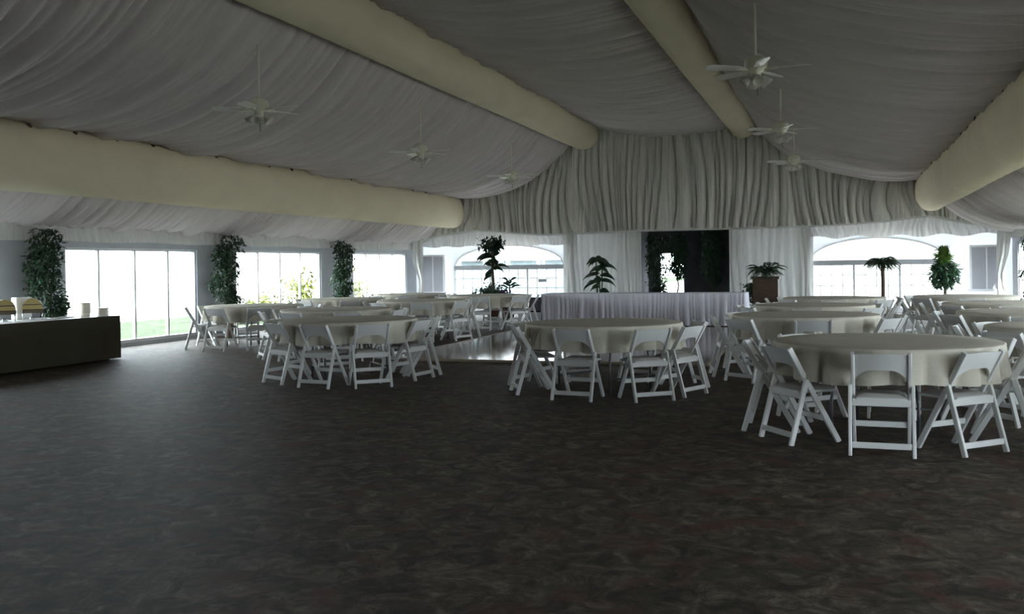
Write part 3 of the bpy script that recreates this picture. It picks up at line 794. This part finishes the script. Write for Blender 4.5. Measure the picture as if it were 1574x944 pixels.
# three dark ficus trees in the recess
for k, (x, y, s_, lab) in enumerate(((-5.12, 29.45, .48, 'dark ficus tree leftmost of three in the stage opening'), (-4.54, 29.6, .40, 'dark ficus tree middle of three in the stage opening'),
                                    (-3.50, 29.5, .44, 'dark ficus tree rightmost of three in the stage opening'))):
    column_ficus(x, y, lab, 20+k, s_, [.40, .98, .85][k], [2.32, 2.36, 2.42][k], 'dark ficus trees in the stage opening', [1400, 1900, 2300][k])

def frond(parent, base, az, L, lift, droop, width, m, npair=11, name='frond', leaflets=True):
    pts = []; n = 9
    for k in range(n):
        t = k/(n-1); r = L*t*(1-.12*t); z = lift*t*(1-.3*t) - droop*t*t
        pts.append(Vector((math.cos(az)*r, math.sin(az)*r, z)))
    b = MB(); sd = Vector((-math.sin(az), math.cos(az), 0))
    if leaflets:
        b.tube(pts, [.009*(1-.8*k/(n-1)) for k in range(n)], 4)
        for k in range(npair):
            t = .15+.85*k/(npair-1); i = min(int(t*(n-1)), n-2); u = t*(n-1)-i; p = pts[i].lerp(pts[i+1], u); d = (pts[i+1]-pts[i]).normalized()
            ln = width*math.sin(PI*(.12+.86*t*.95))
            for s_ in (-1, 1):
                tip = p + (sd*s_*.85 + d*.55 + Vector((0, 0, -.35)))*ln
                mid = p.lerp(tip, .5)
                b.add([p, mid + d*.022*1.2, tip, mid - d*.022*1.2], [(0, 1, 2), (0, 2, 3)])
    else:                                               # one broad blade, creased along the midrib
        vs = []
        for k in range(n):
            t = k/(n-1); ww = width*math.sin(PI*min(1, .04+.96*t**.75))
            vs += [pts[k]-sd*ww*.42-Vector((0, 0, ww*.36)), pts[k], pts[k]+sd*ww*.42-Vector((0, 0, ww*.36))]
        fs = []
        for k in range(n-1):
            q = 3*k; fs += [(q, q+1, q+4, q+3), (q+1, q+2, q+5, q+4)]
        b.add(vs, fs)
    o = b.build(name, m, parent, not leaflets, base)
    return o
# tall palm in front of the left arch
p1 = empty('potted_palm', (-9.0, 25.4, 0), 0, 'tall dark palm in front of the left arched window', 'plant')
pot(p1, .2, .32)
MB().tube([(0, 0, .28), (.02, 0, .8), (-.01, .02, 1.3), (.0, 0, 1.85)], [.055, .048, .042, .035], 8).build('trunk', M['bark'], p1, True)
rng = random.Random(5)
for k in range(20):
    zb = (1.35, 1.6, 1.8)[k % 3]
    zb += rng.uniform(-.16, .18)
    frond(p1, (0, 0, zb), k*2.4+rng.uniform(-.6, .6), rng.uniform(.36, .60), rng.uniform(.25, .5), rng.uniform(.25, .45), .24, M['leafd'], name='leaf', leaflets=False)
foliage(p1, 420, lambda r: (r.gauss(0, .14), r.gauss(0, .14), 2.05+r.gauss(0, .09)), .15, M['leafd'], 6, 'top_foliage')
foliage(p1, 420, lambda r: (r.gauss(0, .2), r.gauss(0, .16), .72+r.gauss(0, .11)), .15, M['leafd'], 7, 'low_foliage')
g1 = empty('green_plant', (-8.68, 25.9, 0), 0, 'mid green broad leaf plant right of the tall dark palm', 'plant')
pot(g1, .16, .3)
MB().tube([(0, 0, .25), (.01, 0, 1.05)], .018, 7).build('stem', M['bark'], g1, True)
for k in range(10): frond(g1, (0, 0, .8+.07*(k % 4)), k*2.4, .34+.04*(k % 3), .42, .25, .15, M['leafm'], name='leaf', leaflets=False)
vf = empty('flower_pot', (-8.55, 25.2, 0), 0, 'small purple flowering plant at the foot of the palm', 'plant')
pot(vf, .14, .35)
foliage(vf, 200, lambda r: (r.gauss(0, .08), r.gauss(0, .08), .55+r.gauss(0, .08)), .09, M['leafd'], 8)
foliage(vf, 160, lambda r: (r.gauss(0, .10), r.gauss(0, .08), .68+r.gauss(0, .06)), .07, M['purple'], 9, 'blossoms', 'purple flowers')
# big leafed plant left of the stage
p2 = empty('broad_leaf_plant', (-5.98, 25.3, 0), 0, 'dark plant with long drooping leaves left of the stage opening', 'plant')
pot(p2, .2, .34)
for q, (dx, h_) in enumerate(((-.06, 1.62), (.08, 1.35), (.02, 1.1))):
    MB().tube([(dx*.4, 0, .3), (dx, .02, h_*.6), (dx*1.2, 0, h_)], [.028, .022, .016], 7).build('stem', M['leafm'], p2, True)
lv = [(1.62, 2.9, .42), (1.62, .3, .4), (1.66, 1.4, .3), (1.62, 4.4, .36), (1.5, 3.3, .5), (1.45, -.2, .5), (1.36, 2.7, .55), (1.32, .45, .52), (1.15, 3.4, .55), (1.12, -.3, .55), (.98, 2.95, .5), (.95, .25, .52), (1.0, 4.6, .45), (1.3, 5.2, .45), (.8, 3.6, .42), (.78, -.5, .42)]
for z, az, L in lv: frond(p2, (rng.uniform(-.08, .08), 0, z+rng.uniform(-.10, .12)), az+rng.uniform(-.5, .5), L*rng.uniform(.75, 1.1), rng.uniform(.15, .42), rng.uniform(.25, .5), .29, M['leafd'], name='leaf', leaflets=False)
# brown planter with fern on a stand right of the stage
p3 = empty('planter_box', (-1.62, 24.4, 0), 0, 'red brown wooden planter box on a stand right of the stage', 'planter')
MB().box(-.30, .30, -.26, .26, .48, 1.08).build('box', M['planter'], p3, bevel=.012)
for x0, x1, y0, y1 in ((-.33, .33, -.29, -.25), (-.33, .33, .25, .29), (-.33, -.29, -.25, .25), (.29, .33, -.25, .25)):
    MB().box(x0, x1, y0, y1, 1.03, 1.09).build('rim_board', M['planter'], p3)
MB().lathe([(.22, 0), (.22, .04), (.06, .08), (.05, .40), (.2, .48)], 16).build('stand', M['darkbox'], p3, True)
p3f = empty('fern', (-1.62, 24.4, 1.0), 0, 'dark fern growing out of the red brown planter box', 'plant')
MB().lathe([(.12, 0), (.1, .2), (.01, .22)], 10).build('root_clump', M['leafd'], p3f)
for k in range(24): frond(p3f, (0, 0, .16), k*2.4, rng.uniform(.40, .60), rng.uniform(.35, .85), rng.uniform(.25, .5), .13, M['leafd'])
vine = empty('trailing_vine', (-1.98, 24.3, 1.0), 0, 'dark trailing vine hanging down the left side of the planter', 'plant')
foliage(vine, 330, lambda r: (r.gauss(0, .06), r.gauss(0, .10), -.05-abs(r.gauss(0, .28))), .11, M['leafd'], 14)
# small palm in front of the right arch
p4 = empty('potted_palm', (1.08, 25.6, 0), 0, 'small slim trunked palm before the right arched window', 'plant')
pot(p4, .2, .34)
MB().tube([(0, 0, .3), (.01, 0, .9), (0, 0, 1.44)], [.05, .044, .05], 9).build('trunk', M['bark'], p4, True)
for k in range(26): frond(p4, (0, 0, 1.42), k*2.4, rng.uniform(.40, .58), rng.uniform(.12, .42), rng.uniform(.22, .4), .14, M['leafd'])
# leafy plant at the right edge of the right arch
p5 = empty('leafy_plant', (2.50, 25.9, 0), 0, 'green leafy tree with bright upright top right of the arch', 'plant')
pot(p5, .2, .34)
MB().tube([(0, 0, .3), (.02, 0, .9), (0, .02, 1.5)], [.035, .03, .02], 8).build('trunk', M['bark'], p5, True)
def ball(r, cx, cy, cz, rx, ry, rz):
    while True:
        p = (r.uniform(-1, 1), r.uniform(-1, 1), r.uniform(-1, 1))
        if p[0]**2+p[1]**2+p[2]**2 < 1: return (cx+p[0]*rx, cy+p[1]*ry, cz+p[2]*rz)
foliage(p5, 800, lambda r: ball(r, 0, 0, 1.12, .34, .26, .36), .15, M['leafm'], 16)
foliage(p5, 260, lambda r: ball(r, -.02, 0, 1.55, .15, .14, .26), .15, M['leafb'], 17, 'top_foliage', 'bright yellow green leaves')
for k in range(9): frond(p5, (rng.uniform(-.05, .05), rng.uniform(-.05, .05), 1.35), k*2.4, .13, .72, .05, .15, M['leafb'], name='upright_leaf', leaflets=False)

# ================================================================== OUTSIDE
gr = MB()
gr.box(-20.5, XL-.3, -60, 110, -.16, -.10); gr.box(XR+.3, 8.5, -60, 110, -.16, -.10)
tag(gr.build('lawn', M['grass']), 'strips of green lawn along the tent walls outside', 'lawn', kind='structure')
gv = MB(); gv.box(-90, -20.5, -60, 110, -.16, -.10); gv.box(8.5, 90, -60, 110, -.16, -.10); gv.box(XL-.3, XR+.3, YF+3.2, 110, -.16, -.10)
gv.box(XL-.3, GAP[0]-.12, YF+.25, YF+3.2, -.16, -.10); gv.box(GAP[1]+.12, XR+.3, YF+.25, YF+3.2, -.16, -.10)
tag(gv.build('ground', M['gravel']), 'pale sunlit gravel ground outside the tent', 'ground', kind='structure')
def shrub(x, y, r, h_, label, seed):
    t = empty('shrub', (x, y, -.1), 0, label, 'shrub', 'garden shrubs outside the left windows')
    MB().tube([(0, 0, 0), (0, .02, h_*.6)], .04, 6).build('stem', M['bark'], t)
    foliage(t, 380, lambda q: (q.gauss(0, r*.45), q.gauss(0, r*.45), h_*.5+q.gauss(0, h_*.2)), .22, M['shrub'], seed)
shrub(-16.6, 28.1, .55, 1.7, 'yellow green shrub outside the middle left window', 41)
shrub(-16.4, 25.6, .6, .9, 'low yellow shrub outside the middle left window', 42)
shrub(-16.8, 32.2, .7, 1.7, 'pale green shrub outside the farthest left window', 43)
def house(x0, x1, y0, y1, h_, rise, label, m):
    b = empty('house', ((x0+x1)/2, (y0+y1)/2, -.1), 0, label, 'house'); W, D = (x1-x0)/2, (y1-y0)/2
    MB().box(-W, W, -D, D, 0, h_).build('wall', M[m], b)
    MB().add([(-W-.4,-D-.4,h_),(W+.4,-D-.4,h_),(W+.4,D+.4,h_),(-W-.4,D+.4,h_),(-W*.8,0,h_+rise),(W*.8,0,h_+rise)],
             [(3,2,1,0),(0,1,5,4),(1,2,5),(2,3,4,5),(3,0,4)]).build('roof', M['hroof'], b)
house(-15.5, -7.5, 38, 44, 1.75, 1.1, 'pale blue house seen through the left arched window', 'house')
house(-2.5, 8, 37, 43, 1.75, 1.1, 'pale house roof seen through the right arched window', 'house2')
print('objects', len(bpy.data.objects))
